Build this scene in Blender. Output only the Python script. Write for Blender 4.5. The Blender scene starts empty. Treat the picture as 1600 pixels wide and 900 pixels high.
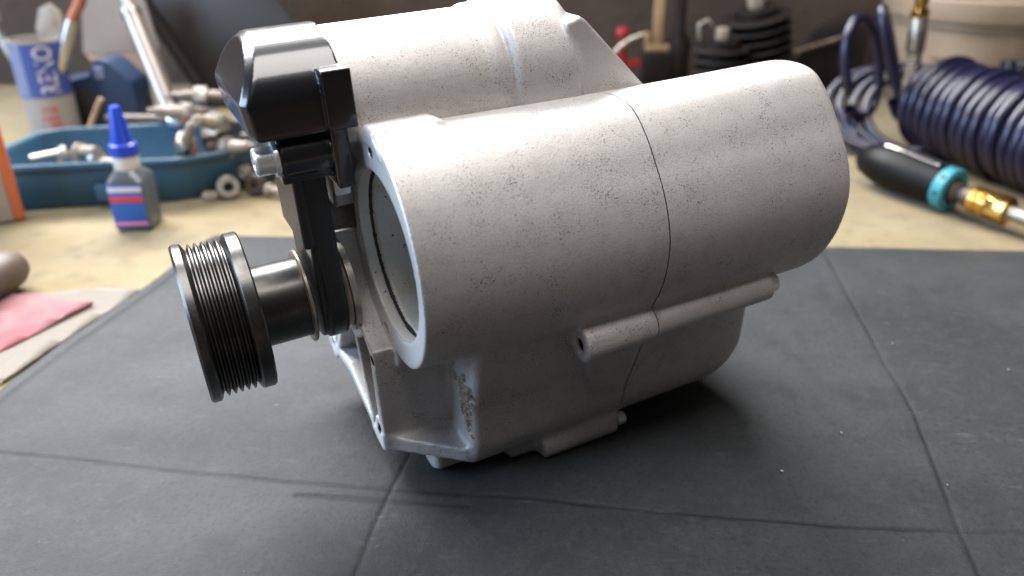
import bpy, bmesh, math, random
import numpy as np
from mathutils import Vector, Matrix
R = math.radians
sc = bpy.context.scene
col = sc.collection
random.seed(7); rng = np.random.default_rng(7)

# ------------------------------------------------------------------ camera
cam_d = bpy.data.cameras.new('camera'); cam = bpy.data.objects.new('camera', cam_d); col.objects.link(cam)
cam_d.sensor_width = 36; cam_d.lens = 27.72; cam_d.clip_start = .01; cam_d.clip_end = 50
cam.location = (0, 0, .25); cam.rotation_euler = (R(90-26.7), 0, 0)
cam_d.dof.use_dof = True; cam_d.dof.focus_distance = .33; cam_d.dof.aperture_fstop = 6
sc.camera = cam
# ------------------------------------------------------------------ world and lamps
w = bpy.data.worlds.new('World'); sc.world = w; w.use_nodes = True
bg = w.node_tree.nodes['Background']; bg.inputs[0].default_value = (.80, .74, .70, 1); bg.inputs[1].default_value = .038
def area(name, loc, target, size, power, colour, sy=None):
    l = bpy.data.lights.new(name, 'AREA'); l.energy = power; l.color = colour; l.size = size
    if sy: l.shape = 'RECTANGLE'; l.size_y = sy
    o = bpy.data.objects.new(name, l); col.objects.link(o); o.location = loc
    o.rotation_euler = (Vector(target)-Vector(loc)).to_track_quat('-Z', 'Y').to_euler(); return o
area('window_light', (-.55, 1.50, 1.12), (.05, .30, 0), 1.7, 120, (.98, .985, 1.0), .8)
area('roof_light', (.05, .22, 1.6), (0, .33, 0), 1.1, 27, (1.0, .97, .94))
area('side_door_light', (-1.5, .05, .55), (-.05, .33, .06), .9, 22, (.55, .74, 1.0), .7)
area('room_bounce_light', (-.1, -.8, 1.5), (.05, .4, .08), 1.3, 1.0, (1.0, .93, .87))
sc.view_settings.view_transform = 'Standard'; sc.view_settings.look = 'None'
sc.view_settings.exposure = .42; sc.view_settings.gamma = 1
sc.render.engine = 'CYCLES'

# ------------------------------------------------------------------ materials
def mat(name, base, rough=.5, metal=0, spec=None, coat=0, coat_rough=.1, noise=None, bump=None, spots=None, alpha_trans=0, sheen=0):
    """noise=(scale, colour2, amount[, detail]); bump=(scale, strength, dist); spots=(scale, threshold, colour)"""
    m = bpy.data.materials.new(name); m.use_nodes = True; nt = m.node_tree; n = nt.nodes; L = nt.links
    p = n['Principled BSDF']; p.inputs['Base Color'].default_value = (*base, 1)
    p.inputs['Roughness'].default_value = rough; p.inputs['Metallic'].default_value = metal
    if spec is not None: p.inputs['Specular IOR Level'].default_value = spec
    p.inputs['Coat Weight'].default_value = coat; p.inputs['Coat Roughness'].default_value = coat_rough
    p.inputs['Transmission Weight'].default_value = alpha_trans
    p.inputs['Sheen Weight'].default_value = sheen
    tc = n.new('ShaderNodeTexCoord'); cur = None
    def nz(scale, detail=6, rough=.6):
        t = n.new('ShaderNodeTexNoise'); t.inputs['Scale'].default_value = scale; t.inputs['Detail'].default_value = detail
        t.inputs['Roughness'].default_value = rough; L.new(tc.outputs['Object'], t.inputs['Vector']); return t
    def mix(fac, a, b):
        mx = n.new('ShaderNodeMix'); mx.data_type = 'RGBA'
        L.new(fac, mx.inputs[0])
        if isinstance(a, tuple): mx.inputs[6].default_value = (*a, 1)
        else: L.new(a, mx.inputs[6])
        mx.inputs[7].default_value = (*b, 1); return mx.outputs[2]
    def ramp(src, a, b):
        r = n.new('ShaderNodeMapRange'); r.inputs[1].default_value = a; r.inputs[2].default_value = b; L.new(src, r.inputs[0]); return r.outputs[0]
    cur = base
    for nn in (noise if isinstance(noise, list) else [noise] if noise else []):
        t = nz(nn[0]); lo, hi = nn[2]; cur = mix(ramp(t.outputs[0], lo, hi), cur, nn[1])
    for s in (spots if isinstance(spots, list) else [spots] if spots else []):
        t = nz(s[0], 2, .5); m2 = nz(s[0]*.05, 3); 
        a = n.new('ShaderNodeMath'); a.operation = 'MULTIPLY_ADD'; L.new(m2.outputs[0], a.inputs[0]); a.inputs[1].default_value = s[3] if len(s) > 3 else .25; L.new(t.outputs[0], a.inputs[2])
        cur = mix(ramp(a.outputs[0], s[1], s[1]+.05), cur, s[2])
    if not isinstance(cur, tuple): L.new(cur, p.inputs['Base Color'])
    last = None
    for b in (bump if isinstance(bump, list) else [bump] if bump else []):
        t = nz(b[0], 4); bn = n.new('ShaderNodeBump'); bn.inputs['Strength'].default_value = b[1]; bn.inputs['Distance'].default_value = b[2]
        L.new(t.outputs[0], bn.inputs['Height'])
        if last: L.new(last, bn.inputs['Normal'])
        last = bn.outputs[0]
    if last: L.new(last, p.inputs['Normal'])
    return m
M = {}
M['cast'] = mat('cast_aluminium', (.555, .531, .518), .54, .45, noise=[(16, (.575, .560, .555), (.45, .8)), (24, (.50, .472, .455), (.5, .85)), (55, (.47, .43, .40), (.64, .86))],
                spots=[(2400, .815, (.40, .375, .355), .40), (3400, .845, (.29, .27, .255), .42), (1600, .865, (.19, .17, .155), .44)], bump=[(2600, .38, .0004), (900, .18, .0006), (180, .06, .001)])
M['machined'] = mat('machined_aluminium', (.86, .86, .86), .42, .55, noise=[(60, (.72, .71, .70), (.5, .8))], bump=(700, .08, .0004))
M['bore'] = mat('bored_aluminium', (.66, .645, .62), .5, .3, noise=[(35, (.52, .49, .40), (.45, .8))], spots=[(300, .83, (.05, .045, .04), .25)])
M['letter'] = mat('cast_letter', (.66, .58, .50), .4, .7)
M['gloss'] = mat('gloss_black_paint', (.008, .008, .010), .25, 0, coat=.7, coat_rough=.07, bump=(260, .05, .0006), spots=[(520, .94, (.5, .5, .5), .25)])
M['satin'] = mat('satin_black', (.012, .012, .013), .38, 0, bump=(500, .08, .0004))
M['pulley'] = mat('blackened_steel', (.085, .083, .08), .30, .9, noise=[(150, (.16, .15, .14), (.5, .8)), (40, (.05, .047, .043), (.5, .8))], bump=(900, .05, .0002))
M['steel'] = mat('steel', (.62, .60, .58), .24, 1, noise=[(120, (.48, .44, .40), (.5, .8))])
M['tubesteel'] = mat('brushed_tube_steel', (.40, .345, .31), .38, .75)
M['bright'] = mat('zinc_bolt', (.86, .86, .86), .28, .7)
M['hole'] = mat('recess_shade', (.02, .017, .015), .6)  # near-black colour standing for the shade inside holes, grooves and slots
M['mat'] = mat('rubber_mat', (.030, .032, .0335), .55, 0, spec=.18, noise=[(9, (.041, .0435, .045), (.42, .62)), (34, (.023, .0245, .026), (.5, .8)), (140, (.045, .047, .0465), (.5, .75)), (420, (.019, .020, .021), (.5, .8))],
               spots=[(150, .885, (.12, .12, .11), .25), (700, .86, (.13, .13, .12), .2)], bump=[(1400, .35, .0006), (300, .2, .001), (70, .15, .002)])
M['cloth'] = mat('yellow_cloth', (.172, .123, .044), .85, 0, noise=[(14, (.135, .097, .04), (.42, .62)), (5, (.195, .157, .076), (.45, .65)), (60, (.12, .078, .03), (.52, .75))], bump=[(1500, .25, .0006), (120, .2, .002)], sheen=.2)
M['wall'] = mat('stained_wall', (.060, .042, .031), .85, 0, noise=[(5, (.088, .064, .048), (.45, .65)), (18, (.062, .042, .031), (.5, .75)), (60, (.09, .068, .054), (.6, .8))], bump=[(60, .4, .006)])
M['bench'] = mat('bench_wood', (.12, .075, .045), .7, 0, noise=(30, (.07, .04, .025), (.4, .7)))
M['blue_cap'] = mat('blue_plastic', (.012, .055, .50), .32, 0)
M['collar'] = mat('milky_plastic', (.62, .58, .55), .4, 0)
M['bottle'] = mat('grey_plastic_bottle', (.085, .095, .10), .3, 0, coat=.2)
M['lab_blue'] = mat('label_blue', (.02, .11, .42), .4); M['lab_red'] = mat('label_red', (.62, .05, .06), .4)
M['lab_white'] = mat('label_white', (.62, .58, .66), .4); M['lab_pink'] = mat('label_pink', (.62, .20, .36), .4)
M['tray'] = mat('teal_plastic', (.022, .078, .135), .45, 0, noise=(25, (.035, .10, .16), (.4, .7)), bump=(300, .05, .001))
M['beige'] = mat('old_ceramic_beige', (.33, .28, .22), .5, 0, noise=(80, (.2, .15, .11), (.5, .75)))
M['rust'] = mat('oily_brown_steel', (.10, .08, .065), .42, .6, noise=(90, (.17, .135, .105), (.45, .75)))
M['nickel'] = mat('worn_nickel', (.42, .38, .33), .38, .85, noise=(90, (.2, .16, .12), (.5, .75)))
M['darkfe'] = mat('dark_cast_iron', (.009, .007, .006), .6, 0, spec=.25, noise=(50, (.022, .015, .012), (.45, .75)), bump=(200, .3, .001))
M['red'] = mat('red_paint', (.30, .018, .015), .45)
M['wood'] = mat('pale_wood', (.42, .27, .14), .65, 0, noise=(60, (.30, .18, .09), (.4, .7)))
M['handle'] = mat('worn_brown_wood', (.085, .058, .045), .5, 0, noise=(45, (.13, .09, .07), (.4, .7)))
M['bucket'] = mat('dirty_white_plastic', (.36, .27, .195), .5, 0, noise=(14, (.27, .195, .125), (.45, .75)))
M['dk_blue'] = mat('dark_blue_print', (.018, .04, .085), .5); M['ink'] = mat('dark_print', (.06, .045, .03), .5)
M['hose'] = mat('blue_hose', (.0065, .006, .025), .33, 0, coat=.3, noise=(30, (.011, .010, .036), (.4, .7)))
M['brass'] = mat('brass', (.72, .44, .13), .22, 1, noise=(90, (.5, .28, .08), (.5, .8)))
M['gun'] = mat('black_rubber', (.005, .005, .005), .42, spec=.15); M['teal'] = mat('teal_ring', (.03, .22, .28), .38)
M['chrome'] = mat('dull_chrome', (.42, .40, .38), .22, 1)
M['can_blue'] = mat('can_blue', (.05, .085, .30), .42); M['can_pale'] = mat('can_pale_blue', (.20, .24, .40), .45); M['can_white'] = mat('can_white', (.34, .315, .29), .45)
M['card'] = mat('grey_card', (.33, .28, .245), .75, 0, noise=(10, (.27, .22, .19), (.4, .7)))
M['card2'] = mat('brown_card', (.25, .175, .12), .8)
M['case'] = mat('dark_blue_plastic', (.012, .03, .085), .5, 0, noise=(15, (.02, .045, .10), (.4, .7)))
M['board'] = mat('dark_steel_sheet', (.03, .026, .023), .55, .3, noise=(10, (.042, .034, .03), (.4, .7)))
M['orange'] = mat('orange_card', (.62, .16, .06), .6); M['boxgrey'] = mat('grey_box_card', (.40, .36, .34), .7)
M['pink'] = mat('pink_rag', (.19, .05, .06), .9, 0, noise=[(30, (.22, .125, .125), (.45, .65)), (12, (.30, .045, .06), (.5, .7))], bump=(900, .5, .001), sheen=.3)
M['felt'] = mat('grey_felt', (.20, .175, .145), .95, 0, noise=(60, (.20, .17, .14), (.4, .7)), bump=(800, .6, .002), sheen=.2)
M['crumb'] = mat('metal_chip', (.36, .34, .30), .5, .3)
M['grip'] = mat('orange_grip', (.42, .14, .07), .5)

def fold_shade_smears(m):                          # crease shade painted darker into the mat colour, then pale smears
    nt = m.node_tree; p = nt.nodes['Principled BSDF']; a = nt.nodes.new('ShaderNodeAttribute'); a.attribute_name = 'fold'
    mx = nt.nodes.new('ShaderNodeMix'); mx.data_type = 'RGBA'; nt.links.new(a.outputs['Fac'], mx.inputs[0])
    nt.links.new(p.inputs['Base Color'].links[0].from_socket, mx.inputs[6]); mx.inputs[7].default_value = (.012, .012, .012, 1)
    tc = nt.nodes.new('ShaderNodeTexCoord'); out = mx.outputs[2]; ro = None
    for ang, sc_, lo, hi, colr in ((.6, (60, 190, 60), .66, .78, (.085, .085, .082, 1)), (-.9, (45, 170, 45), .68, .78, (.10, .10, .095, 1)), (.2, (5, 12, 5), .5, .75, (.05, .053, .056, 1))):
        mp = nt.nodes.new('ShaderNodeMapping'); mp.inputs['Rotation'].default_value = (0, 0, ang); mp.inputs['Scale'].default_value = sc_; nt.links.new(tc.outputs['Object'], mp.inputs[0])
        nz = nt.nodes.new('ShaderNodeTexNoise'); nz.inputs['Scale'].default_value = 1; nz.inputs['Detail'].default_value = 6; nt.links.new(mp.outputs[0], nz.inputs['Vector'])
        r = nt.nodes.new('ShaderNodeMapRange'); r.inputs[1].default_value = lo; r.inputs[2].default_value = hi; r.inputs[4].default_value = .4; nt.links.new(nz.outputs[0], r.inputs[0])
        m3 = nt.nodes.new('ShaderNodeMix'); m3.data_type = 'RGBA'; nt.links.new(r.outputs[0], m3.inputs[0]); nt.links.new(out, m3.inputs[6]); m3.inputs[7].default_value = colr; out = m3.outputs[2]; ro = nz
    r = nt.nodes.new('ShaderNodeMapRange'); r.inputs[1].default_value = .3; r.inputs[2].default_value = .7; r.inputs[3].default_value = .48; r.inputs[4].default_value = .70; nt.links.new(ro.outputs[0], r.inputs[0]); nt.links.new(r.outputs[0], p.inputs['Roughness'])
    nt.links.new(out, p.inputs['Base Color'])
fold_shade_smears(M['mat'])

# ------------------------------------------------------------------ object helpers
def link(name, me, m=None, parent=None, smooth=True):
    o = bpy.data.objects.new(name, me); col.objects.link(o)
    if m is not None and not len(me.materials): me.materials.append(M[m] if isinstance(m, str) else m)
    if smooth: me.polygons.foreach_set('use_smooth', [True]*len(me.polygons))
    if parent: o.parent = parent
    return o
def tag(o, label, cat, group=None):
    o['label'] = label; o['category'] = cat
    if group: o['group'] = group
    return o
def empty(name, loc, rot=(0, 0, 0)):
    o = bpy.data.objects.new(name, None); col.objects.link(o); o.location = loc; o.rotation_euler = rot; o.empty_display_size = .02; return o
def struct(o): o['kind'] = 'structure'; return o
def pyd(name, v, f):
    me = bpy.data.meshes.new(name); me.from_pydata([tuple(p) for p in v], [], f); me.update(); return me
def bm_mesh(bm, name):
    bmesh.ops.recalc_face_normals(bm, faces=bm.faces)
    me = bpy.data.meshes.new(name); bm.to_mesh(me); bm.free(); return me
def sharp(me, ang=35):
    try: me.set_sharp_from_angle(angle=R(ang))
    except Exception: pass
    return me
def lathe(prof, n=48, axis='z', closed=False, off=(0, 0, 0), name='lathe'):
    """prof: list of (r, h) revolved about an axis through off"""
    v = []; f = []; k = len(prof)
    for i in range(n):
        a = 2*math.pi*i/n; c, s = math.cos(a), math.sin(a)
        for r, h in prof:
            p = (r*c, r*s, h) if axis == 'z' else (h, r*c, r*s)
            v.append((p[0]+off[0], p[1]+off[1], p[2]+off[2]))
    for i in range(n):
        j = (i+1) % n
        for q in range(k-1 if not closed else k):
            q2 = (q+1) % k
            f.append((i*k+q, j*k+q, j*k+q2, i*k+q2))
    me = pyd(name, v, f); bm = bmesh.new(); bm.from_mesh(me); bmesh.ops.remove_doubles(bm, verts=bm.verts, dist=1e-6)
    bmesh.ops.recalc_face_normals(bm, faces=bm.faces); bm.to_mesh(me); bm.free(); return sharp(me)
def tube(pts, r, n=12, closed=False, cap=True, name='tube'):
    P = [Vector(p) for p in pts]; N = len(P); v = []; f = []
    rad = r if isinstance(r, (list, tuple)) else [r]*N
    t0 = (P[1]-P[0]).normalized(); up = Vector((0, 0, 1)) if abs(t0.z) < .9 else Vector((1, 0, 0)); nrm = t0.cross(up).normalized()
    for i in range(N):
        t = (P[min(i+1, N-1)]-P[max(i-1, 0)]).normalized(); nrm = (nrm-t*nrm.dot(t)).normalized(); b = t.cross(nrm)
        for k in range(n):
            a = 2*math.pi*k/n; v.append(P[i]+(nrm*math.cos(a)+b*math.sin(a))*rad[i])
    for i in range(N-1):
        for k in range(n): f.append((i*n+k, i*n+(k+1) % n, (i+1)*n+(k+1) % n, (i+1)*n+k))
    if cap: f.append(tuple(range(n))[::-1]); f.append(tuple((N-1)*n+k for k in range(n)))
    me = pyd(name, v, f); bm = bmesh.new(); bm.from_mesh(me); bmesh.ops.recalc_face_normals(bm, faces=bm.faces); bm.to_mesh(me); bm.free()
    return sharp(me, 50)
def bbox(x0, x1, y0, y1, z0, z1, bev=.001, seg=2, rot=None, name='box'):
    bm = bmesh.new(); bmesh.ops.create_cube(bm, size=1)
    for vv in bm.verts: vv.co = Vector(((x0+x1)/2+vv.co.x*(x1-x0), (y0+y1)/2+vv.co.y*(y1-y0), (z0+z1)/2+vv.co.z*(z1-z0)))
    if bev: bmesh.ops.bevel(bm, geom=bm.edges[:], offset=bev, segments=seg, affect='EDGES', profile=.5)
    if rot: bmesh.ops.transform(bm, matrix=rot, verts=bm.verts)
    return sharp(bm_mesh(bm, name))
def prism(pts, z0, z1, bev=0, axis='z', name='prism'):
    bm = bmesh.new()
    mk = {'z': lambda p, h: (p[0], p[1], h), 'x': lambda p, h: (h, p[0], p[1]), 'y': lambda p, h: (p[0], h, p[1])}[axis]
    a = [bm.verts.new(mk(p, z0)) for p in pts]; b = [bm.verts.new(mk(p, z1)) for p in pts]; n = len(pts)
    bm.faces.new(a[::-1]); bm.faces.new(b)
    for i in range(n): bm.faces.new((a[i], a[(i+1) % n], b[(i+1) % n], b[i]))
    if bev: bmesh.ops.bevel(bm, geom=bm.edges[:], offset=bev, segments=2, affect='EDGES', profile=.5)
    return sharp(bm_mesh(bm, name))
def hexpts(r, rot=0): return [(r*math.cos(math.pi/3*i+rot), r*math.sin(math.pi/3*i+rot)) for i in range(6)]
def vnoise(x, y, s, seed=0, octv=4):
    out = np.zeros_like(x); amp = 1; tot = 0
    for o in range(octv):
        rr = np.random.default_rng(seed*17+o); T = rr.random((256, 256)); X = x*s; Y = y*s
        xi = np.floor(X).astype(int); yi = np.floor(Y).astype(int); fx = X-xi; fy = Y-yi
        fx = fx*fx*(3-2*fx); fy = fy*fy*(3-2*fy); g = lambda a, b: T[a % 256, b % 256]
        out += amp*((g(xi, yi)*(1-fx)+g(xi+1, yi)*fx)*(1-fy)+(g(xi, yi+1)*(1-fx)+g(xi+1, yi+1)*fx)*fy); tot += amp; amp *= .5; s *= 2.03
    return out/tot-.5
def grid_mesh(X, Y, Z, name):
    ny, nx = X.shape; me = bpy.data.meshes.new(name)
    co = np.stack([X, Y, Z], -1).reshape(-1, 3).astype(np.float32)
    i = np.arange(ny*nx).reshape(ny, nx); q = np.stack([i[:-1, :-1], i[:-1, 1:], i[1:, 1:], i[1:, :-1]], -1).reshape(-1, 4)
    fast_mesh(me, co, q); return me
def fast_mesh(me, co, q):
    me.vertices.add(len(co)); me.vertices.foreach_set('co', co.astype(np.float32).ravel())
    me.loops.add(q.size); me.loops.foreach_set('vertex_index', q.astype(np.int32).ravel())
    me.polygons.add(len(q)); me.polygons.foreach_set('loop_start', np.arange(0, q.size, 4, dtype=np.int32))
    me.polygons.foreach_set('use_smooth', np.ones(len(q), bool)); me.update(calc_edges=True)
def glyphs(rows, name, mname, parent, place, h=.0022, depth=.0004, seed=3, stroke=.0004):
    """rows of worn, unreadable small print or cast marks: place(u, v, d) -> point; rows = [(u0, v, count)]"""
    rr = random.Random(seed); V = []; F = []
    def bar(u0, v0, u1, v1, wd):
        du, dv = u1-u0, v1-v0; l = math.hypot(du, dv) or 1; nx, ny = -dv/l*wd/2, du/l*wd/2; b = len(V)
        for d in (0, depth):
            for a, c in ((u0+nx, v0+ny), (u1+nx, v1+ny), (u1-nx, v1-ny), (u0-nx, v0-ny)): V.append(place(a, c, d))
        F.extend([(b+4, b+5, b+6, b+7), (b, b+1, b+5, b+4), (b+1, b+2, b+6, b+5), (b+2, b+3, b+7, b+6), (b+3, b, b+4, b+7)])
    for u0, v0, cnt in rows:
        for i in range(cnt):
            u = u0+i*h*.8; k = rr.random()
            if k < .12: continue
            if k < .6: bar(u, v0, u+h*.06, v0+h, stroke)
            if k > .35: bar(u, v0+h*rr.choice((0, .5, 1)), u+h*.5, v0+h*rr.choice((0, .5, 1)), stroke)
            if k > .5: bar(u+h*.5, v0, u+h*.48, v0+h, stroke)
            if k > .75: bar(u, v0+h, u+h*.5, v0+h*.5, stroke)
    me = pyd(name, V, F); return link(name, me, mname, parent, smooth=False)
def text_mesh(s, size, ext, name):
    c = bpy.data.curves.new(name, 'FONT'); c.body = s; c.size = size; c.extrude = ext; c.align_x = 'LEFT'; c.offset = size*.012
    o = bpy.data.objects.new(name, c); col.objects.link(o); dg = bpy.context.evaluated_depsgraph_get()
    me = bpy.data.meshes.new_from_object(o.evaluated_get(dg)); bpy.data.objects.remove(o); bpy.data.curves.remove(c); me.name = name; return me

# ------------------------------------------------------------------ the setting: bench, wall
struct(link('workbench_top', bbox(-1.3, 1.3, -.25, 1.19, -.05, -.0062, .002), 'bench'))
wx, wz = np.meshgrid(np.linspace(-1.6, 1.6, 220), np.linspace(-.05, .62, 60))
wall_me = grid_mesh(wx, 1.19+.012*vnoise(wx, wz, 6, 4), wz, 'wall'); struct(link('wall', wall_me, 'wall'))
# yellow cloth over the bench
cx, cy = np.meshgrid(np.linspace(-1.1, 1.1, 330), np.linspace(.30, 1.16, 170))
cz = -.0032+.0042*vnoise(cx, cy, 9, 11)+.0016*vnoise(cx, cy, 40, 12)
cz = np.minimum(cz, -.0021+.0*cx)
cloth = link('bench_cloth', grid_mesh(cx, cy, cz, 'bench_cloth'), 'cloth')
tag(cloth, 'stained yellow cloth spread over the workbench behind the dark mat', 'cloth')
# dark mat with fold creases
ML = np.array([(-.02, -.315), (.2, -.302), (.369, -.287), (.411, -.280), (.455, -.269), (.507, -.257), (.57, -.2465), (.60, -.242)])
gy, gx = np.mgrid[0:1:560j, 0:1:820j]
def ry(x): return .597-.048*(x+.243)
yy = gy*.59; xl = np.interp(yy, ML[:, 0], ML[:, 1]); mx_ = xl+gx*(.56-xl); my_ = gy*ry(mx_)
def dline(x, y, pts):
    d = np.full(x.shape, 9.); sd = np.zeros(x.shape)
    for (x0, y0), (x1, y1) in zip(pts[:-1], pts[1:]):
        dx, dy = x1-x0, y1-y0; t = np.clip(((x-x0)*dx+(y-y0)*dy)/(dx*dx+dy*dy), 0, 1)
        ex, ey = x-x0-t*dx, y-y0-t*dy; dd = np.hypot(ex, ey); s = np.sign(dx*ey-dy*ex); k = dd < d; sd = np.where(k, s*dd, sd); d = np.where(k, dd, d)
    return d, sd
mz = .0011*vnoise(mx_, my_, 13, 21, 3)+.0005*vnoise(mx_, my_, 45, 22, 3)
jit = .0012*vnoise(mx_, my_, 60, 23, 2)
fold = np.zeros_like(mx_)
def crease(pts, depth, wd, shoulder):
    global mz, fold
    d, s = dline(mx_+jit, my_+jit, pts)
    fold = np.maximum(fold, np.exp(-(d/(wd*1.1))**2)*np.clip(.75+1.6*vnoise(mx_, my_, 30, 41, 3), 0, 1))  # mask for the shade painted along the crease
    mz = mz-depth*np.exp(-(d/wd)**2)+shoulder*np.exp(-((s-.005)/.0045)**2)+shoulder*.5*np.exp(-((s+.006)/.005)**2)
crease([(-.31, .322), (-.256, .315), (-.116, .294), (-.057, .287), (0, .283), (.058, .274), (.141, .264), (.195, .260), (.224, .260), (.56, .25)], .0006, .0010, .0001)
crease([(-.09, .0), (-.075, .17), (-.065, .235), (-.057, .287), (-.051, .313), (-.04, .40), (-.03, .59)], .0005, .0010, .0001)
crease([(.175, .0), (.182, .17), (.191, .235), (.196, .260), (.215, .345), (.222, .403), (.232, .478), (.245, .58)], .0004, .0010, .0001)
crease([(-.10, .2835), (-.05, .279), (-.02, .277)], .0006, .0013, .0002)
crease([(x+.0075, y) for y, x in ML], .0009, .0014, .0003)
mz -= .0016*np.clip((my_-.585+.048*(mx_+.243))/.012, 0, 1)
mat_me = grid_mesh(mx_, my_, mz-.0004, 'bench_mat')
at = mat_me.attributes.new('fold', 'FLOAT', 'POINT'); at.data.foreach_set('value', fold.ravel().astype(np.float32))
bm = bmesh.new(); bm.from_mesh(mat_me); be = [e for e in bm.edges if e.is_boundary]
ex = bmesh.ops.extrude_edge_only(bm, edges=be)
for g in ex['geom']:
    if isinstance(g, bmesh.types.BMVert): g.co.z = -.0024
bm.to_mesh(mat_me); bm.free()
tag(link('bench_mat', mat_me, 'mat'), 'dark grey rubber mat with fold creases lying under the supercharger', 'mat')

# ------------------------------------------------------------------ SUPERCHARGER
az, ti = R(26.5), R(3.5)
A = Vector((math.cos(az)*math.cos(ti), math.sin(az)*math.cos(ti), math.sin(ti))); Yv = Vector((-math.sin(az), math.cos(az), 0)); Zv = A.cross(Yv)
O = Vector((-.04986, .28624, .11806)); RM = Matrix((A, Yv, Zv)).transposed()
B = np.array((60., 40., -121.))            # base of the unit in its own millimetres
sup = empty('supercharger', O+RM @ (Vector(B)*.001)); sup.rotation_euler = RM.to_euler()
tag(sup, 'cast aluminium supercharger with black ribbed pulley and open round inlet on the mat', 'supercharger')
def mm(me):                                 # mesh built in unit millimetres -> metres about the base
    n = len(me.vertices); c = np.empty(n*3, np.float32); me.vertices.foreach_get('co', c)
    c = (c.reshape(-1, 3)-B)*.001; me.vertices.foreach_set('co', c.astype(np.float32).ravel()); me.update(); return me
class Grid:
    def __init__(s, x0, x1, y0, y1, z0, z1, h):
        s.h = h; s.o = np.array((x0, y0, z0)); ax = [np.arange(a, b+h, h, dtype=np.float32) for a, b in ((x0, x1), (y0, y1), (z0, z1))]
        s.X = ax[0][:, None, None]; s.Y = ax[1][None, :, None]; s.Z = ax[2][None, None, :]
    def poly(s, pts, axes='yz'):
        P, Q = {'yz': (s.Y, s.Z), 'xz': (s.X, s.Z)}[axes]
        n = len(pts); d = None; sg = None
        for i in range(n):
            ax_, ay_ = pts[i]; bx, by = pts[i-1]; ex, ey = bx-ax_, by-ay_; wx_, wy_ = P-ax_, Q-ay_
            t = np.clip((wx_*ex+wy_*ey)/(ex*ex+ey*ey), 0, 1); dd = (wx_-ex*t)**2+(wy_-ey*t)**2
            c1 = Q >= ay_; c2 = Q < by; c3 = ex*wy_ > ey*wx_
            flip = (c1 & c2 & c3) | (~c1 & ~c2 & ~c3)
            d = dd if d is None else np.minimum(d, dd); sg = np.where(flip, -1., 1.) if sg is None else sg*np.where(flip, -1., 1.)
        return (sg*np.sqrt(d)).astype(np.float32)
    def disk(s, y, z, r): return np.hypot(s.Y-y, s.Z-z)-r
def rint(a, b, r):                          # rounded intersection
    return np.minimum(np.maximum(a+r, b+r), 0)+np.hypot(np.maximum(a+r, 0), np.maximum(b+r, 0))-r
def cint(a, b, c):                          # chamfered intersection
    return np.maximum(np.maximum(a, b), (a+b+c)*.7071)
def ext(g, d2, x0, x1, r0=1., r1=1.): return np.maximum(rint(d2, x0-g.X, r0), rint(d2, g.X-x1, r1))
def exty(g, d2, y0, y1, r=1.): return np.maximum(rint(d2, y0-g.Y, r), rint(d2, g.Y-y1, r))
def smin(a, b, k):
    h = np.clip(.5+.5*(b-a)/k, 0, 1); return b*(1-h)+a*h-k*h*(1-h)
def smax(a, b, k): return -smin(-a, -b, k)
def nets(g, s, name):
    s = np.ascontiguousarray(s, dtype=np.float32); ins = s < 0; nx, ny, nz = s.shape
    c = np.zeros((nx-1, ny-1, nz-1), np.uint8)
    for i in (0, 1):
        for j in (0, 1):
            for k in (0, 1): c += ins[i:nx-1+i, j:ny-1+j, k:nz-1+k]
    act = (c > 0) & (c < 8); idx = np.argwhere(act); n = len(idx); vid = np.full(act.shape, -1, np.int32); vid[act] = np.arange(n)
    cor = [(i, j, k) for i in (0, 1) for j in (0, 1) for k in (0, 1)]
    val = np.stack([s[idx[:, 0]+i, idx[:, 1]+j, idx[:, 2]+k] for i, j, k in cor], 1)
    acc = np.zeros((n, 3)); cnt = np.zeros(n)
    for a in range(8):
        for b in range(a+1, 8):
            if sum(abs(p-q) for p, q in zip(cor[a], cor[b])) != 1: continue
            va, vb = val[:, a], val[:, b]; m = (va < 0) != (vb < 0); t = np.where(m, va/np.where(m, va-vb, 1), 0)
            p = np.array(cor[a])+t[:, None]*(np.array(cor[b])-np.array(cor[a])); acc += p*m[:, None]; cnt += m
    co = (idx+acc/cnt[:, None])*g.h+g.o
    Q = []
    for ax in range(3):
        sl0 = [slice(1, -1)]*3; sl1 = [slice(1, -1)]*3; sl0[ax] = slice(0, -1); sl1[ax] = slice(1, None)
        a, b = ins[tuple(sl0)], ins[tuple(sl1)]; e = np.argwhere(a != b); sgn = a[tuple(e.T)]
        off = [1, 1, 1]; off[ax] = 0; e = e+np.array(off); u, v = [(1, 2), (2, 0), (0, 1)][ax]
        du = np.zeros(3, int); du[u] = 1; dv = np.zeros(3, int); dv[v] = 1
        q = np.stack([vid[tuple((e-du-dv).T)], vid[tuple((e-dv).T)], vid[tuple(e.T)], vid[tuple((e-du).T)]], 1)
        q[~sgn] = q[~sgn][:, ::-1]; Q.append(q)
    Q = np.concatenate(Q); Q = Q[(Q >= 0).all(1)]
    me = bpy.data.meshes.new(name); fast_mesh(me, co, Q); return me
def cutx(me, x, side):                      # saw a casting clean along its joint
    bm = bmesh.new(); bm.from_mesh(me)
    bmesh.ops.bisect_plane(bm, geom=bm.verts[:]+bm.edges[:]+bm.faces[:], plane_co=(x, 0, 0), plane_no=(side, 0, 0), clear_outer=True)
    for f in bm.faces: f.smooth = True
    bm.to_mesh(me); bm.free(); me.update(); return me
def facemat(me, mats, fn):
    for m in mats: me.materials.append(M[m])
    n = len(me.polygons); c = np.empty(n*3, np.float32); me.polygons.foreach_get('center', c); nr = np.empty(n*3, np.float32); me.polygons.foreach_get('normal', nr)
    me.polygons.foreach_set('material_index', fn(c.reshape(-1, 3), nr.reshape(-1, 3)).astype(np.int32)); me.update()
H = .9
SEAM = 105.
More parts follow.
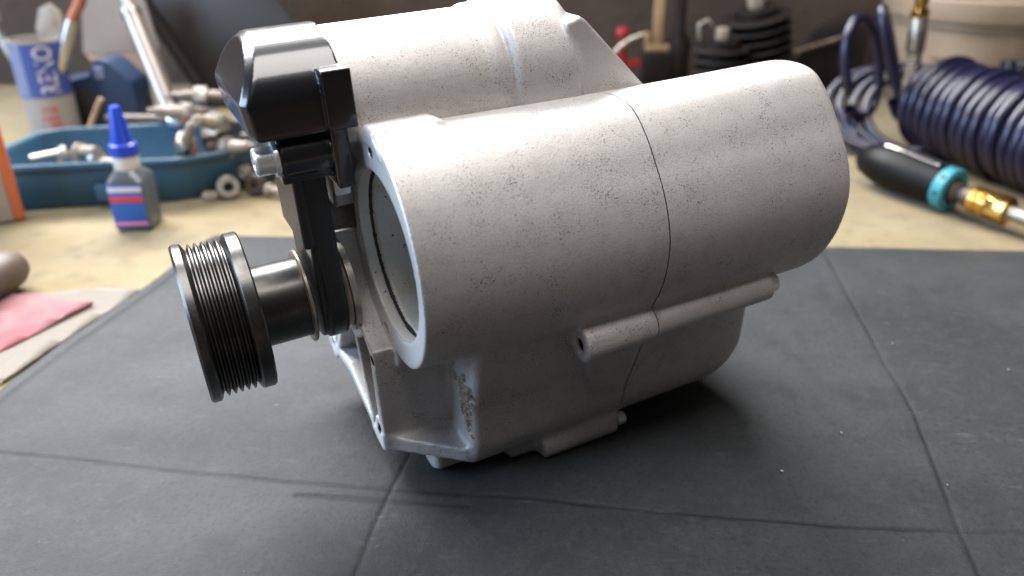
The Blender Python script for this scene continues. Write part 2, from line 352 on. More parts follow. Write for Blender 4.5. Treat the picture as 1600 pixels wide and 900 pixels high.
BODY = [(2, -34), (12.5, -70), (14.5, -91.5), (58, -90.5), (64, -60), (62, -28), (30, -18)]
GEAR = [(15, -97), (17, -102), (24, -101), (66, -87), (90, -90), (100, -97), (107, -90), (101, -62), (98, 25), (70, 42), (24, 40), (14, 30), (12, 12), (11, -45)]
BORE = (2., 1.)
_o = np.array([(47, -3), (42, 22), (30, 40), (14, 46.5), (-4, 49.6), (-16, 48.4), (-23.5, 41.5), (-33, 28), (-41.5, 14), (-45.5, 0), (-44, -15), (-38.5, -30), (-28, -44), (-14, -54), (3, -57), (25, -50), (40, -30)], float)-(3, -3)
_a = np.arctan2(_o[:, 1], _o[:, 0]); _r = np.hypot(_o[:, 0], _o[:, 1]); _k = np.argsort(_a); _a = _a[_k]; _r = _r[_k]
OUT_A = np.linspace(-math.pi, math.pi, 721); OUT_R = np.interp(OUT_A, np.r_[_a-2*math.pi, _a, _a+2*math.pi], np.r_[_r, _r, _r])
_g = np.exp(-.5*(np.arange(-40, 41)/8.)**2); _g /= _g.sum(); OUT_R = np.convolve(np.r_[OUT_R[-41:-1], OUT_R, OUT_R[1:41]], _g, 'valid')
def cyl_d(g):
    t = g.X/205.; sy = 41+6.5*t; cz = -3*t; sz = np.where(g.Z > cz, 52.3+.5*t, 46.5+6.5*t); cy = 2+1*t
    e = (np.sqrt(((g.Y-cy)/sy)**2+((g.Z-cz)/sz)**2)-1)*np.minimum(sy, sz)
    rho = np.hypot(g.Y-3, g.Z+3); th_ = np.arctan2(g.Z+3, g.Y-3)
    p = (rho-np.interp(th_, OUT_A, OUT_R).astype(np.float32))*.95
    w = np.clip(t*.95+.2, 0, 1); w = w*w*(3-2*w)
    return e*(1-w)+p*w
def common(g):
    d = np.maximum(rint(cyl_d(g), 0-g.X, .9), rint(cyl_d(g), g.X-205, 3.5))
    slope = .045*(g.X-24)
    b2 = g.poly(BODY); b = rint(b2-28, g.X-201, 42.); b = rint(b, 24-g.X, 4.)
    d = smin(d, b, 2.5)
    # bolt boss under the cylinder, with its webs either side of the seam
    boss = ext(g, g.disk(-31.5, -45.5, 7.4)+0*g.X, 70, 172, 1.2, 1.2)
    d = smin(d, boss, 3.); d = smin(d, ext(g, g.disk(-31, -45.5, 8.3)+0*g.X, 70, 106, 1.2, 3.), 3.)
    w1 = exty(g, g.poly([(74, -44), (108, -44), (108, -100), (98, -116), (82, -118), (84, -92), (78, -66)], 'xz'), -33, 30, .9)
    lean = g.Y+.42*(g.Z+60)+26.5
    d = smin(d, smax(w1, -lean, .8), 1.)
    w2 = exty(g, g.poly([(104, -44), (128, -47), (112, -72), (104, -100)], 'xz'), -31, 10, 2.)
    d = smin(d, smax(w2, -lean-.6, .8), 1.)
    # lower boss near the mat
    lb = ext(g, g.disk(-5, -117, 5.9)+0*g.X, 62, 104, 2., 1.)
    d = smin(d, lb, 6.); d = smin(d, ext(g, g.disk(1, -116.5, 4.6)+0*g.X, 46, 68, 3., 3.), 5.)
    return d
def front_housing():
    g = Grid(-13, SEAM+4, -46, 112, -125, 58, H)
    d = common(g)
    lug = ext(g, g.poly([(-15, 38), (-3, 53), (6, 53), (16, 44), (10, 36)])-1.2, 0, 30, .8, 6)
    d = smin(d, lug, 3.)
    tab = ext(g, g.disk(12.5, -51, 6.3), 0, 9, .7, 2); d = smin(d, tab, 2.)
    # gear case with its pocketed flange
    g2 = g.poly(GEAR); gc = ext(g, g2-2, -10, 60, .8, 8); d = smin(d, gc, 3.)
    d = np.maximum(d, -np.maximum(np.hypot(g.Y-2, (g.Z-.5)*.93)-43.5, g.X+0))
    # gusset shelf between flange corner and body
    gus = np.maximum(np.maximum(g.poly([(-9, -102.5), (-9, -95), (26, -100), (26, -107.5)], 'xz'), g.Y-30), (-8-g.Y)+0*g.X)
    gus = np.maximum(gus, -(g.Y-14)-.72*(g.X+9)); d = smin(d, gus, 4.)
    foot = ext(g, g.poly([(4, -100), (4, -115), (10, -119), (34, -119), (40, -100)])-1, 10, 40, 3, 6); d = smin(d, foot, 3.)
    # pockets in the flange
    pk = g2+4.2
    hub = 25-np.hypot(g.Y-42, g.Z+27)
    pk = smax(pk, hub, 3.)
    for a0 in (R(-52), R(-100), R(-145), R(160), R(60)):
        ca, sa = math.cos(a0), math.sin(a0); u = (g.Y-42)*ca+(g.Z+27)*sa; v = -(g.Y-42)*sa+(g.Z+27)*ca
        pk = np.maximum(pk, np.minimum(2.2-np.abs(v), u))
        pk = np.maximum(pk, np.where(u > 0, 2.2-np.abs(v), -9))
    pk = np.maximum(pk, 41-np.hypot(g.Y-2, g.Z))       # keep clear of the inlet
    for (hy, hz) in ((19, -93), (15, 16), (98, -88)): pk = np.maximum(pk, 6.5-np.hypot(g.Y-hy, g.Z-hz))
    d = np.maximum(d, -rint(pk+0*g.X, g.X-10, 3.))
    # the inlet bore
    r = np.hypot(g.Y-BORE[0], g.Z-BORE[1])
    bore = np.minimum(np.maximum(r-35.7, g.X-7), np.maximum(r-35.1, g.X-80))
    bore = np.minimum(bore, np.maximum(r-36.3, np.abs(g.X-6.2)-.6))
    d = np.maximum(d, -bore)
    for hy, hz, hr, x1 in ((2.5, 44.5, 2.1, 16), (12.5, -51.5, 2.3, 8), (19, -93, 2.6, 10), (15, 16, 2.6, 10), (98, -88, 2.6, 10)):
        d = np.maximum(d, -np.maximum(np.hypot(g.Y-hy, g.Z-hz)-hr, g.X-x1))
    d = np.maximum(d, -np.maximum(np.hypot(g.Y+31.5, g.Z+45.5)-3.1, g.X-80))
    me = cutx(nets(g, d, 'front_housing'), SEAM-.22, 1)
    def fm(c, n):
        k = np.zeros(len(c), int); r = np.hypot(c[:, 1]-BORE[0], c[:, 2]-BORE[1])
        k[(n[:, 0] < -.75) & (np.abs(c[:, 0]) < 1.) ] = 1
        k[(n[:, 0] < -.75) & (np.abs(c[:, 0]+10) < 1.)] = 1
        k[(r < 37.6) & (c[:, 0] > .9) & (np.abs(c[:, 2]) < 38)] = 2
        k[(r < 38) & (r > 35.75) & (c[:, 0] > 5.4) & (c[:, 0] < 7.3)] = 3
        for hy, hz, hr in ((2.5, 44.5, 2.1), (12.5, -51.5, 2.3), (19, -93, 2.6), (15, 16, 2.6), (98, -88, 2.6)): k[(np.hypot(c[:, 1]-hy, c[:, 2]-hz) < hr+.25) & (n[:, 0] > -.7)] = 3
        k[(np.hypot(c[:, 1]+31.5, c[:, 2]+45.5) < 3.3) & (c[:, 0] > 70.9)] = 3
        return k
    facemat(me, ['cast', 'machined', 'bore', 'hole'], fm)
    return me
def rear_housing():
    g = Grid(SEAM-4, 208, -52, 106, -128, 58, H)
    return cutx(nets(g, common(g), 'rear_housing'), SEAM+.28, -1)
fh = link('front_housing', mm(front_housing()), None, sup)
rh = link('rear_housing', mm(rear_housing()), 'cast', sup)
def upper_housing():
    g = Grid(-11, 150, 6, 86, 8, 97, H)
    c = g.disk(45, 54, 31.)
    d = ext(g, c+0*g.X, -8, 70, 1., 2.)
    low = ext(g, g.poly([(17, 12), (17, 50), (74, 50), (74, 12)])-2, -8, 92, 1., 3.); d = smin(d, low, 3.)
    big = ext(g, np.minimum(g.disk(45, 54, 35.), g.poly([(10, 20), (10, 56), (80, 56), (80, 20)])), 68, 100, 2.6, 6.); d = smin(d, big, 3.)
    rib = ext(g, c-.9, 60, 65.5, 1.5, 1.5); d = smin(d, rib, 3.)
    gus = exty(g, g.poly([(94, 78), (100, 80), (103, 78), (137, 42), (137, 10), (94, 10)], 'xz'), 15, 62, 1.6); d = smin(d, gus, 1.5)
    d = np.maximum(d, -(np.hypot((g.Y-2)/41.5, g.Z/48.)-1)*41+0*g.X)
    return nets(g, d, 'upper_housing')
link('upper_housing', mm(upper_housing()), 'cast', sup)
def motor_cap():
    g = Grid(-46, 0, 2, 84, 28, 92, .75)
    dz = np.maximum(g.Z-64, 0); sec = (np.sqrt(((g.Y-46)/33.2)**2+(dz/22.6)**2)-1)*27
    sec = smax(sec, 52-g.Z, 1.)
    end = smax(-(g.X+41.5)*.90+(g.Z-66)*.43, -(g.X+41.5)*.98-(g.Z-66)*.12, .8)
    shell = cint(sec+0*g.X, end, 2.5); shell = np.maximum(shell, g.X+3.)
    d = shell
    pl = np.maximum(np.maximum(np.abs(g.X+8)-3.4, 12.-g.Y), np.maximum(np.abs(g.Z-45)-16, g.Y-76)); d = np.minimum(d, pl)
    tb = np.maximum(np.maximum(np.abs(g.X+6.5)-5.6, np.abs(g.Y-14)-4.6), np.abs(g.Z-64)-11.2); d = np.minimum(d, tb)
    lo = np.maximum(np.maximum(np.abs(g.X+18)-13, np.abs(g.Y-45)-27), np.abs(g.Z-43)-10); d = smin(d, lo, 1.2)
    lo2 = rint(np.hypot(g.Y-22, g.Z-43)-8.5+0*g.X, np.abs(g.X+18)-13, 1.); d = smin(d, lo2, 1.)
    return nets(g, d, 'motor_cap')
cap = link('motor_cap', mm(motor_cap()), 'gloss', sup); cap['label'] = 'glossy black painted end cap'
def arm():
    g = Grid(-32, -4, 12, 72, -52, 42, .75)
    sec = np.minimum(g.poly([(21, 40), (64, 40), (62, -27), (21.5, -27)]), g.disk(42, -27, 20.8))
    a = ext(g, sec, -22.4, -14, .8, .8); b = ext(g, np.maximum(sec, -27-g.Z+30), -27.5, -23.2, .6, .6)
    c = ext(g, sec+1.2, -25, -15, .2, .2)
    return nets(g, np.minimum(np.minimum(a, b), c), 'bearing_arm')
link('bearing_arm', mm(arm()), 'satin', sup)
SY, SZ = 42., -27.
def xl(prof, m, name, n=64, y=SY, z=SZ, parent=sup): return link(name, mm(lathe(prof, n, 'x', off=(0, y, z))), m, parent)
xl([(0, -8.5), (21, -8.5), (21, -11.2), (19, -11.6), (18, -14.5), (0, -14.5)], 'nickel', 'hub_plate')
xl([(0, -27), (17.8, -27), (17.8, -51), (0, -51)], 'pulley', 'pulley_sleeve')
xl([(0, -29.6), (20.3, -29.6), (20.9, -29.1), (20.9, -28.1), (20.3, -27.6), (0, -27.6)], 'nickel', 'washer')
prof = [(0, -66), (24, -66), (26.5, -74), (29, -76.6), (33.4, -77.0), (34.4, -76.0), (34.4, -73.0), (33.6, -72.2)]
x = -72.2; pitch = 2.73
for i in range(6):
    prof += [(30.9, x+1.2), (30.9, x+1.55)]
    if i < 5: prof += [(33.2, x+pitch-.28), (33.2, x+pitch+.28)]
    x += pitch
prof += [(33.6, x), (34.4, x+.8), (34.4, -50.4), (33.8, -49.7), (27, -49.4), (0, -49.4)]
pul = link('drive_pulley', mm(lathe(prof, 128, 'x', off=(0, SY, SZ))), 'pulley', sup); pul['label'] = 'blackened six groove ribbed belt pulley'
link('bearing_bracket', mm(bbox(-11, -4, 24, 36, 22, 34, .8)), 'machined', sup)
# bolts
def bolt(x0, x1, y, z, r, sign=1):
    b = xl([(0, x0), (r*.85, x0), (r, x0+sign*.5), (r, x1-sign*.8), (r*.88, x1), (r*.5, x1), (r*.45, x1-sign*2), (0, x1-sign*2)], 'bright', 'bolt', 32, y, z); return b
bolt(172, 177.5, -31.5, -45.5, 4.7); bolt(104, 108.5, -8, -114.6, 3.3)
bt = bolt(-31, -40, 20, 43.5, 5.5, -1); xl([(0, -31.2), (6.8, -31.2), (7.0, -32), (6.8, -32.8), (0, -32.8)], 'bright', 'flange_ring', 32, 20, 43.5, bt)
glyphs([(-.058, .003, 2), (-.066, .0035, 3), (-.080, .0105, 9), (-.087, .0150, 14), (-.078, .0195, 8), (-.088, .0195, 2)], 'cast_lettering', 'letter', sup,
       lambda u, v, d: (.0236-d-.060, (.006-v)-.040, (-.103-u*1.-.0) if False else (u+.0-.0)-(-.121)), h=.0027, depth=.0012, seed=5, stroke=.0006)

# ------------------------------------------------------------------ things on the bench, left
def bottle():
    t = empty('glue_bottle', (-.315, .622, -.0022), (0, 0, R(4)))
    tag(t, 'small glue bottle with pointed blue cap and blue and red label', 'bottle')
    bm = bmesh.new(); rings = [(0, .0135, .0145), (.0015, .0148, .0158), (.042, .0148, .0158), (.047, .012, .0125), (.050, .0095, .0098)]
    prev = None; n = 40
    for z, a, b in rings:
        ring = []
        for i in range(n):
            th = 2*math.pi*i/n; c, s = math.cos(th), math.sin(th); e = .28 if z < .045 else .7
            ring.append(bm.verts.new((a*math.copysign(abs(c)**e, c), b*math.copysign(abs(s)**e, s), z)))
        if prev:
            for i in range(n): bm.faces.new((prev[i], prev[(i+1) % n], ring[(i+1) % n], ring[i]))
        else: bm.faces.new(ring[::-1])
        prev = ring
    bm.faces.new(prev); link('body', sharp(bm_mesh(bm, 'body'), 40), 'bottle', t)
    link('collar', lathe([(0, .048), (.0098, .048), (.0102, .049), (.0102, .061), (.0095, .062), (0, .062)], 32), 'collar', t)
    link('nozzle_cap', lathe([(0, .061), (.0105, .061), (.0112, .062), (.0108, .070), (.0085, .0715), (.0045, .098), (.0035, .1005), (0, .101)], 32), 'blue_cap', t)
    lb = link('label', bbox(-.0135, .0135, -.0167, -.0157, .004, .040, .0002), 'lab_blue', t)
    for nm, z0, z1, m in (('stripe', .034, .0385, 'lab_white'), ('stripe', .0255, .0305, 'lab_red'), ('stripe', .0055, .0085, 'lab_pink')):
        link(nm, bbox(-.0133, .0133, -.0170, -.0166, z0, z1, .0001), m, lb)
bottle()
def tray():
    t = empty('parts_tray', (-.36, .70, -.002)); tag(t, 'shallow teal plastic parts tray holding old bolts behind the glue bottle', 'tray')
    out = [(-.46, .645), (-.300, .673), (-.284, .679), (-.228, .722), (-.218, .735), (-.226, .81), (-.236, .818), (-.45, .775), (-.468, .76), (-.475, .66)]
    cxm, cym = -.36, .722
    def ringp(s, z): return [((x-cxm)*s+cxm+.36, (y-cym)*s+cym-.70, z) for x, y in out]
    levels = [(.90, 0), (.955, .030), (.96, .034), (1.0, .035), (1.0, .041), (.955, .0415), (.94, .036), (.88, .004)]
    V = []; F = []; n = len(out)
    for s, z in levels: V += ringp(s, z)
    for k in range(len(levels)-1):
        for i in range(n): F.append((k*n+i, k*n+(i+1) % n, (k+1)*n+(i+1) % n, (k+1)*n+i))
    F.append(tuple(range(n))[::-1]); F.append(tuple((len(levels)-1)*n+i for i in range(n)))
    me = pyd('tub', V, F); bm = bmesh.new(); bm.from_mesh(me); bmesh.ops.bevel(bm, geom=bm.edges[:], offset=.0009, segments=1, affect='EDGES'); bm.to_mesh(me); bm.free(); sharp(me, 40)
    link('tub', me, 'tray', t)
    link('label_slot', bbox(-.012, .022, -.0445, -.036, .008, .022, .001, rot=Matrix.Rotation(R(9), 4, 'Z')), 'tray', t)
tray()
def hexbolt(name, loc, rot, L, r, m, label, cat, group=None):
    t = empty(name, loc, rot); tag(t, label, cat, group)
    link('shank', lathe([(0, 0), (r*.55, 0), (r*.58, .001), (r*.58, L), (0, L)], 20), m, t)
    link('head', prism(hexpts(r), -r*.8, 0, r*.08), m, t)
def plug(loc, rot, label, m1='beige', L=.045, s=1):
    t = empty('spark_plug', loc, rot); tag(t, label, 'spark plug', 'loose parts in the tray')
    link('insulator', lathe([(0, .018*s), (.0055*s, .018*s), (.0055*s, .026*s), (.0042*s, .028*s), (.0038*s, L), (.0018*s, L+.001), (.0018*s, L+.006), (0, L+.006)], 20), m1, t)
    link('hex_nut', prism(hexpts(.0095*s), .010*s, .019*s, .0006), 'nickel', t)
    link('thread', lathe([(0, -.008*s), (.006*s, -.008*s), (.0065*s, -.007*s), (.0065*s, .010*s), (0, .010*s)], 20), 'rust', t)
def ringnut(loc, rot, ro, ri, h, m, label, group=None):
    o = link('spacer_ring', lathe([(ri, 0), (ro*.95, 0), (ro, h*.08), (ro, h*.92), (ro*.95, h), (ri, h), (ri, 0)], 32), m); o.location = loc; o.rotation_euler = rot; tag(o, label, 'ring', group); return o
G2 = 'loose parts in the tray'
# bits at the left inside the tray
ringnut((-.412, .708, .026), (R(70), R(10), R(20)), .0085, .004, .008, 'nickel', 'small worn metal ring at the left inside the tray', G2)
ringnut((-.390, .712, .026), (R(40), R(30), R(60)), .008, .0038, .007, 'nickel', 'pale metal ring beside the left heap inside the tray', G2)
hexbolt('hex_bolt', (-.402, .716, .034), (R(80), R(20), R(50)), .03, .0075, 'beige', 'pale hex bolt lying on the left heap in the tray', 'bolt', G2)
hexbolt('hex_bolt', (-.425, .72, .030), (R(95), 0, R(-60)), .025, .007, 'nickel', 'dull hex bolt at the far left inside the tray', 'bolt', G2)
ringnut((-.378, .706, .020), (R(15), R(10), 0), .0085, .0045, .006, 'beige', 'flat beige ring lying flat in the tray behind the bottle', G2)
# heap at the right, rising over the rim
plug((-.300, .700, .040), (R(50), 0, R(40)), 'beige spark plug leaning over the front rim of the tray')
plug((-.292, .742, .060), (R(75), 0, R(-50)), 'beige spark plug lying across the top of the right heap', s=1.2)
plug((-.268, .735, .050), (R(65), R(15), R(-25)), 'beige spark plug at the right end of the heap beside the black cap', s=1.25)
plug((-.262, .765, .066), (R(80), 0, R(35)), 'grey spark plug at the back of the right heap', 'nickel', s=1.2)
plug((-.285, .775, .068), (R(85), 0, R(-80)), 'brown spark plug topmost at the back of the right heap', 'rust', s=1.3)
plug((-.275, .715, .036), (R(78), 0, R(60)), 'beige spark plug along the slanted right rim of the tray', s=1.1)
for i, (x, y, z, m_, lb) in enumerate(((-.30, .73, .016, 'rust', 'brown hex bolt low in the right heap of the tray'), (-.27, .745, .02, 'darkfe', 'dark hex bolt buried in the right heap of the tray'), (-.30, .77, .03, 'rust', 'oily brown hex bolt at the back rim of the tray'), (-.315, .715, .012, 'darkfe', 'dark hex bolt on the tray floor before the right heap'))):
    hexbolt('hex_bolt', (x, y, z), (R(80+8*i), R(10*i), R(55*i)), .035, .011, m_, lb, 'bolt', G2)
link_o = link('copper_fitting', lathe([(0, 0), (.007, 0), (.009, .004), (.009, .012), (.006, .014), (.006, .022), (0, .022)], 24), mat('copper', (.55, .25, .14), .4, .8)); link_o.location = (-.306, .722, .036); link_o.rotation_euler = (R(80), 0, R(30)); tag(link_o, 'small orange copper fitting at the front of the right heap in the tray', 'fitting')
# loose rings at the right foot of the tray
ringnut((-.262, .690, .0085), (R(82), 0, R(28)), .0100, .0048, .009, 'nickel', 'thick metal ring standing on the cloth by the tray corner')
ringnut((-.236, .700, .0080), (R(80), 0, R(-10)), .0090, .0042, .010, 'rust', 'brown metal ring standing on the cloth nearest the black cap')
ringnut((-.246, .708, .0165), (R(85), 0, R(-40)), .0062, .003, .008, 'beige', 'small beige ring resting between the two standing rings')
ringnut((-.276, .682, -.0005), (0, R(6), 0), .0070, .003, .004, 'beige', 'small flat washer lying at the foot of the tray corner')
hexbolt('hex_bolt', (-.222, .690, .004), (R(88), 0, R(70)), .03, .006, 'beige', 'beige hex bolt lying on the cloth beside the standing rings', 'bolt')
# tin with tools
def tin():
    t = empty('tool_tin', (-.531, .905, -.002)); tag(t, 'tall blue and white tin holding tools at the left back', 'tin')
    r = .0265
    link('body', lathe([(0, 0), (r, 0), (r, .104), (r+.0008, .105), (r+.0008, .1065), (r-.0012, .1065), (r-.0012, .004), (0, .004)], 64), 'can_white', t)
    def arc(a0, a1, z0, z1, rr, m, nm):
        V = []; F = []; k = 24
        for i in range(k+1):
            a = a0+(a1-a0)*i/k
            for z in (z0, z1): V.append((rr*math.cos(a), rr*math.sin(a), z))
        for i in range(k): F.append((2*i, 2*i+2, 2*i+3, 2*i+1))
        return link(nm, pyd(nm, V, F), m, t)
    arc(R(-200), R(20), .046, .1035, r+.00025, 'can_blue', 'blue_band'); arc(R(-170), R(-97), .048, .1035, r+.0005, 'can_pale', 'pale_panel')
    me = text_mesh('RENO', .0265, .0002, 'brand_print'); n = len(me.vertices); c = np.empty(n*3); me.vertices.foreach_get('co', c); c = c.reshape(-1, 3)
    a = R(-50)-(c[:, 1]-.009)/r; rr = r+.0005+c[:, 2]; q = np.stack([rr*np.cos(a), rr*np.sin(a), 0.049+c[:, 0]*.74], 1)
    me.vertices.foreach_set('co', q.ravel()); me.update(); link('brand_print', me, 'lab_white', t, smooth=False)
    def pl(u, v, d): a = R(-62)+u/r; return ((r+.0003+d)*math.cos(a), (r+.0003+d)*math.sin(a), v)
    glyphs([(-.008, .030, 4), (-.010, .020, 5), (-.010, .012, 5)], 'small_print', 'lab_red', t, pl, h=.005, depth=.0003, seed=9, stroke=.0011)
tin()
def spanner(loc, rot, L, m, label):
    bm = bmesh.new(); t = empty('spanner', loc, rot); tag(t, label, 'spanner')
    link('shaft', bbox(-.004, .004, -.002, .002, 0, L, .001), m, t)
    pts = [(-.005, -.004), (-.012, .004), (-.011, .016), (-.005, .020), (-.0045, .010), (.0045, .010), (.005, .020), (.011, .016), (.012, .004), (.005, -.004)]
    link('jaw', prism([(p[0], p[1]+L) for p in pts], -.0028, .0028, .0006, 'y'), m, t)
spanner((-.540, .905, .02), (R(-6), R(-18), R(10)), .105, 'nickel', 'open ended spanner standing at the left in the tin')
def pliers():
    t = empty('pliers', (-.528, .903, .03), (0, R(26), 0)); tag(t, 'steel pliers with an orange grip sticking out of the tin', 'pliers')
    link('jaws', tube([(0, 0, 0), (0, 0, .07), (0, 0, .105)], [.004, .007, .006], 10), 'steel', t)
    link('grip', tube([(0, 0, .104), (.004, 0, .125), (.006, 0, .16)], [.0055, .006, .0055], 10), 'grip', t)
pliers()
def spoon():
    o = link('feeler_blade', prism([(-.006, 0), (.006, 0), (.010, .085), (.016, .100), (.012, .122), (0, .130), (-.012, .122), (-.016, .100), (-.010, .085)], -.0015, .0015, .0006, 'y'), 'beige'); o.location = (-.534, .912, .012); o.rotation_euler = (R(-4), R(10), 0)
    tag(o, 'broad pale round ended blade standing in the tin', 'tool')
spoon()
# card, blue case, dark sheet, damper tube behind the tray
def card():
    t = empty('card_sheet', (-.478, .985, .03), (R(-9), 0, R(3))); tag(t, 'grey beige card with a bent lower corner leaning behind the tray', 'card')
    link('sheet', prism([(-.045, .045), (-.035, .12), (.034, .12), (.046, .05), (.03, .046), (-.02, .043)], -.001, .001, 0, 'y'), 'card', t)
    V = [(-.045, 0, .045), (-.02, 0, .043), (.03, 0, .046), (.046, 0, .05), (.032, -.012, .018), (.012, -.014, .016), (-.03, -.008, .03)]
    V2 = [(x, y+.002, z) for x, y, z in V]; n = 7
    link('bent_flap', pyd('bent_flap', V+V2, [tuple(range(n)), tuple(range(2*n-1, n-1, -1))]+[(i, (i+1) % n, n+(i+1) % n, n+i) for i in range(n)]), 'card2', t, smooth=False)
card()
def bluecase():
    t = empty('blue_case', (-.475, .945, -.002), (0, 0, R(-4))); tag(t, 'dark blue plastic case standing behind the tray beside the tin', 'case')
    link('shell', prism([(-.055, 0), (.038, 0), (.036, .055), (.012, .078), (-.005, .080), (-.012, .058), (-.055, .055)], -.02, .02, .003, 'y'), 'case', t)
    link('latch', bbox(-.006, .006, -.0225, -.0195, .058, .072, .0012), 'can_pale', t)
    link('lower_panel', bbox(-.045, -.012, -.0215, -.0195, .012, .045, .001), 'board', t)
bluecase()
t = empty('damper_tube', (-.349, .807, .042)); tag(t, 'polished steel damper tube with thin rod leaning behind the tray', 'tube')
dv = Vector((-.391, .85, .142))-Vector((-.349, .807, .042)); t.rotation_euler = dv.to_track_quat('Z', 'Y').to_euler(); Ld = dv.length
link('outer_tube', lathe([(0, 0), (.0085, 0), (.0095, .001), (.0095, Ld-.001), (.0085, Ld), (0, Ld)], 32), 'tubesteel', t)
link('inner_rod', lathe([(0, Ld-.001), (.0058, Ld-.001), (.0058, Ld+.05), (0, Ld+.05)], 24), 'tubesteel', t)
link('end_collar', lathe([(.006, Ld-.006), (.0105, Ld-.006), (.0105, Ld+.0005), (.006, Ld+.0005)], 24), 'nickel', t)
def sheet():
    t = empty('dark_sheet', (-.30, 1.02, -.002), (R(-10), 0, R(-6))); tag(t, 'dark steel sheet leaning on the wall behind the damper tube', 'sheet metal')
    link('plate', prism([(-.095, 0), (.09, 0), (.03, .10), (-.05, .20), (-.19, .20), (-.165, .12)], -.004, .004, .001, 'y'), 'board', t)
    link('edge_strip', tube([(-.092, -.006, .005), (-.172, -.006, .13), (-.19, -.006, .19)], .008, 8), 'darkfe', t)
sheet()
t = empty('socket_bar', (-.415, .80, .042), (0, R(90), R(-3))); tag(t, 'dark socket bar with a bright end lying on the back rim of the tray', 'socket bar')
link('bar', lathe([(0, 0), (.005, 0), (.005, .066), (0, .066)], 20), 'rust', t); link('socket', lathe([(0, .066), (.0075, .066), (.008, .067), (.008, .078), (.004, .079), (0, .077)], 24), 'bright', t)
o = link('wooden_stick', tube([(-.440, .80, .024), (-.418, .803, .062)], .0028, 8), 'wood'); tag(o, 'short pale wooden stick leaning beside the blue cap of the bottle', 'stick')
# left edge: carton, handle, rag, felt
t = empty('carton', (-.419, .634, -.002), (0, 0, R(30))); tag(t, 'grey carton with orange edge standing at the left border', 'carton')
link('box', bbox(-.085, -.0085, 0, .012, 0, .125, .0008), 'boxgrey', t); link('orange_edge', bbox(-.0083, -.0, .0002, .0118, .0, .1252, .0008), 'orange', t)
link('orange_panel', bbox(-.06, -.030, -.0008, .0002, .008, .03, .0002), 'orange', t)
t = empty('hammer_handle', (-.354, .513, .012), (0, R(90), R(-97))); tag(t, 'rounded end of a worn brown wooden handle at the left border', 'handle')
link('grip', lathe([(0, -.001), (.006, 0), (.011, .003), (.0135, .009), (.0145, .02), (.014, .09), (.012, .16), (0, .16)], 28), 'handle', t)
link('end_ring', lathe([(.0143, .055), (.0149, .056), (.0149, .058), (.0143, .059)], 28), 'rust', t)
def patch(name, pts, m, label, z, cat, seed, thick=.002):
    P = np.array(pts); x0, y0 = P.min(0); x1, y1 = P.max(0); bm = bmesh.new(); vs = [bm.verts.new((p[0], p[1], 0)) for p in pts]; bm.faces.new(vs)
    for k in range(24):
        for ax in (0, 1):
            c = (x0+(x1-x0)*k/24, y0+(y1-y0)*k/24, 0); no = (1, 0, 0) if ax == 0 else (0, 1, 0)
            bmesh.ops.bisect_plane(bm, geom=bm.verts[:]+bm.edges[:]+bm.faces[:], plane_co=c, plane_no=no)
    ex = bmesh.ops.extrude_face_region(bm, geom=bm.faces[:])
    co = np.array([v.co for v in bm.verts]); nz_ = vnoise(co[:, 0], co[:, 1], 40, seed, 3); up = {g for g in ex['geom'] if isinstance(g, bmesh.types.BMVert)}
    for i, v in enumerate(bm.verts): v.co.z = z+nz_[i]*.004+(thick if v in up else 0)
    return tag(link(name, bm_mesh(bm, name), m), label, cat)
patch('felt_strip', [(-.50, .385), (-.292, .378), (-.285, .412), (-.273, .456), (-.262, .495), (-.285, .497), (-.40, .475), (-.5, .46)], 'felt', 'grey fuzzy felt strip beside the left edge of the mat', -.0022, 'felt', 31)
patch('pink_rag', [(-.52, .40), (-.315, .402), (-.300, .430), (-.283, .472), (-.33, .484), (-.52, .478)], 'pink', 'pink and red rag lying on the felt at the left border', -.0002, 'rag', 32, .0018)

# ------------------------------------------------------------------ things at the back, right
def redtool():
    t = empty('red_stand', (.142, 1.03, -.002)); tag(t, 'small red painted stand with a pale lever against the wall', 'stand')
    link('post', tube([(.0, 0, .03), (-.002, 0, .094)], [.006, .005], 12), 'red', t)
    link('knob', lathe([(0, .086), (.007, .087), (.009, .093), (.007, .099), (0, .1005)], 20, off=(-.003, 0, 0)), 'red', t)
    link('leg', tube([(0, 0, .055), (.018, -.004, .002)], .005, 10), 'red', t); link('leg', tube([(0, 0, .055), (-.022, -.004, .002)], .005, 10), 'red', t); link('leg', tube([(0, 0, .05), (0, .02, .002)], .005, 10), 'red', t)
    link('brace', bbox(-.026, .022, -.004, .004, .052, .060, .001), 'red', t)
    link('lever', tube([(-.018, -.01, .064), (-.008, -.011, .076), (.004, -.012, .086), (.022, -.012, .094)], [.003, .0032, .0028, .002], 10), 'nickel', t)
redtool()
def woodbracket():
    t = empty('wooden_bracket', (.190, 1.07, .0)); tag(t, 'pale wooden L shaped bracket standing right of the red stand', 'bracket')
    link('upright', bbox(-.006, .006, -.004, .004, .066, .15, .001), 'wood', t); link('foot_piece', bbox(-.014, .016, -.005, .005, .062, .070, .001), 'wood', t); link('side_piece', bbox(-.016, -.010, -.004, .004, .070, .086, .001), 'wood', t)
    link('block', bbox(-.018, .020, -.014, .014, -.002, .062, .003), 'darkfe', t)
woodbracket()
o = link('iron_post', lathe([(0, -.002), (.018, -.002), (.017, .07), (.008, .085), (.006, .16), (0, .16)], 24), 'darkfe'); o.location = (.222, 1.09, 0); tag(o, 'dark iron post beside the wooden bracket', 'post')
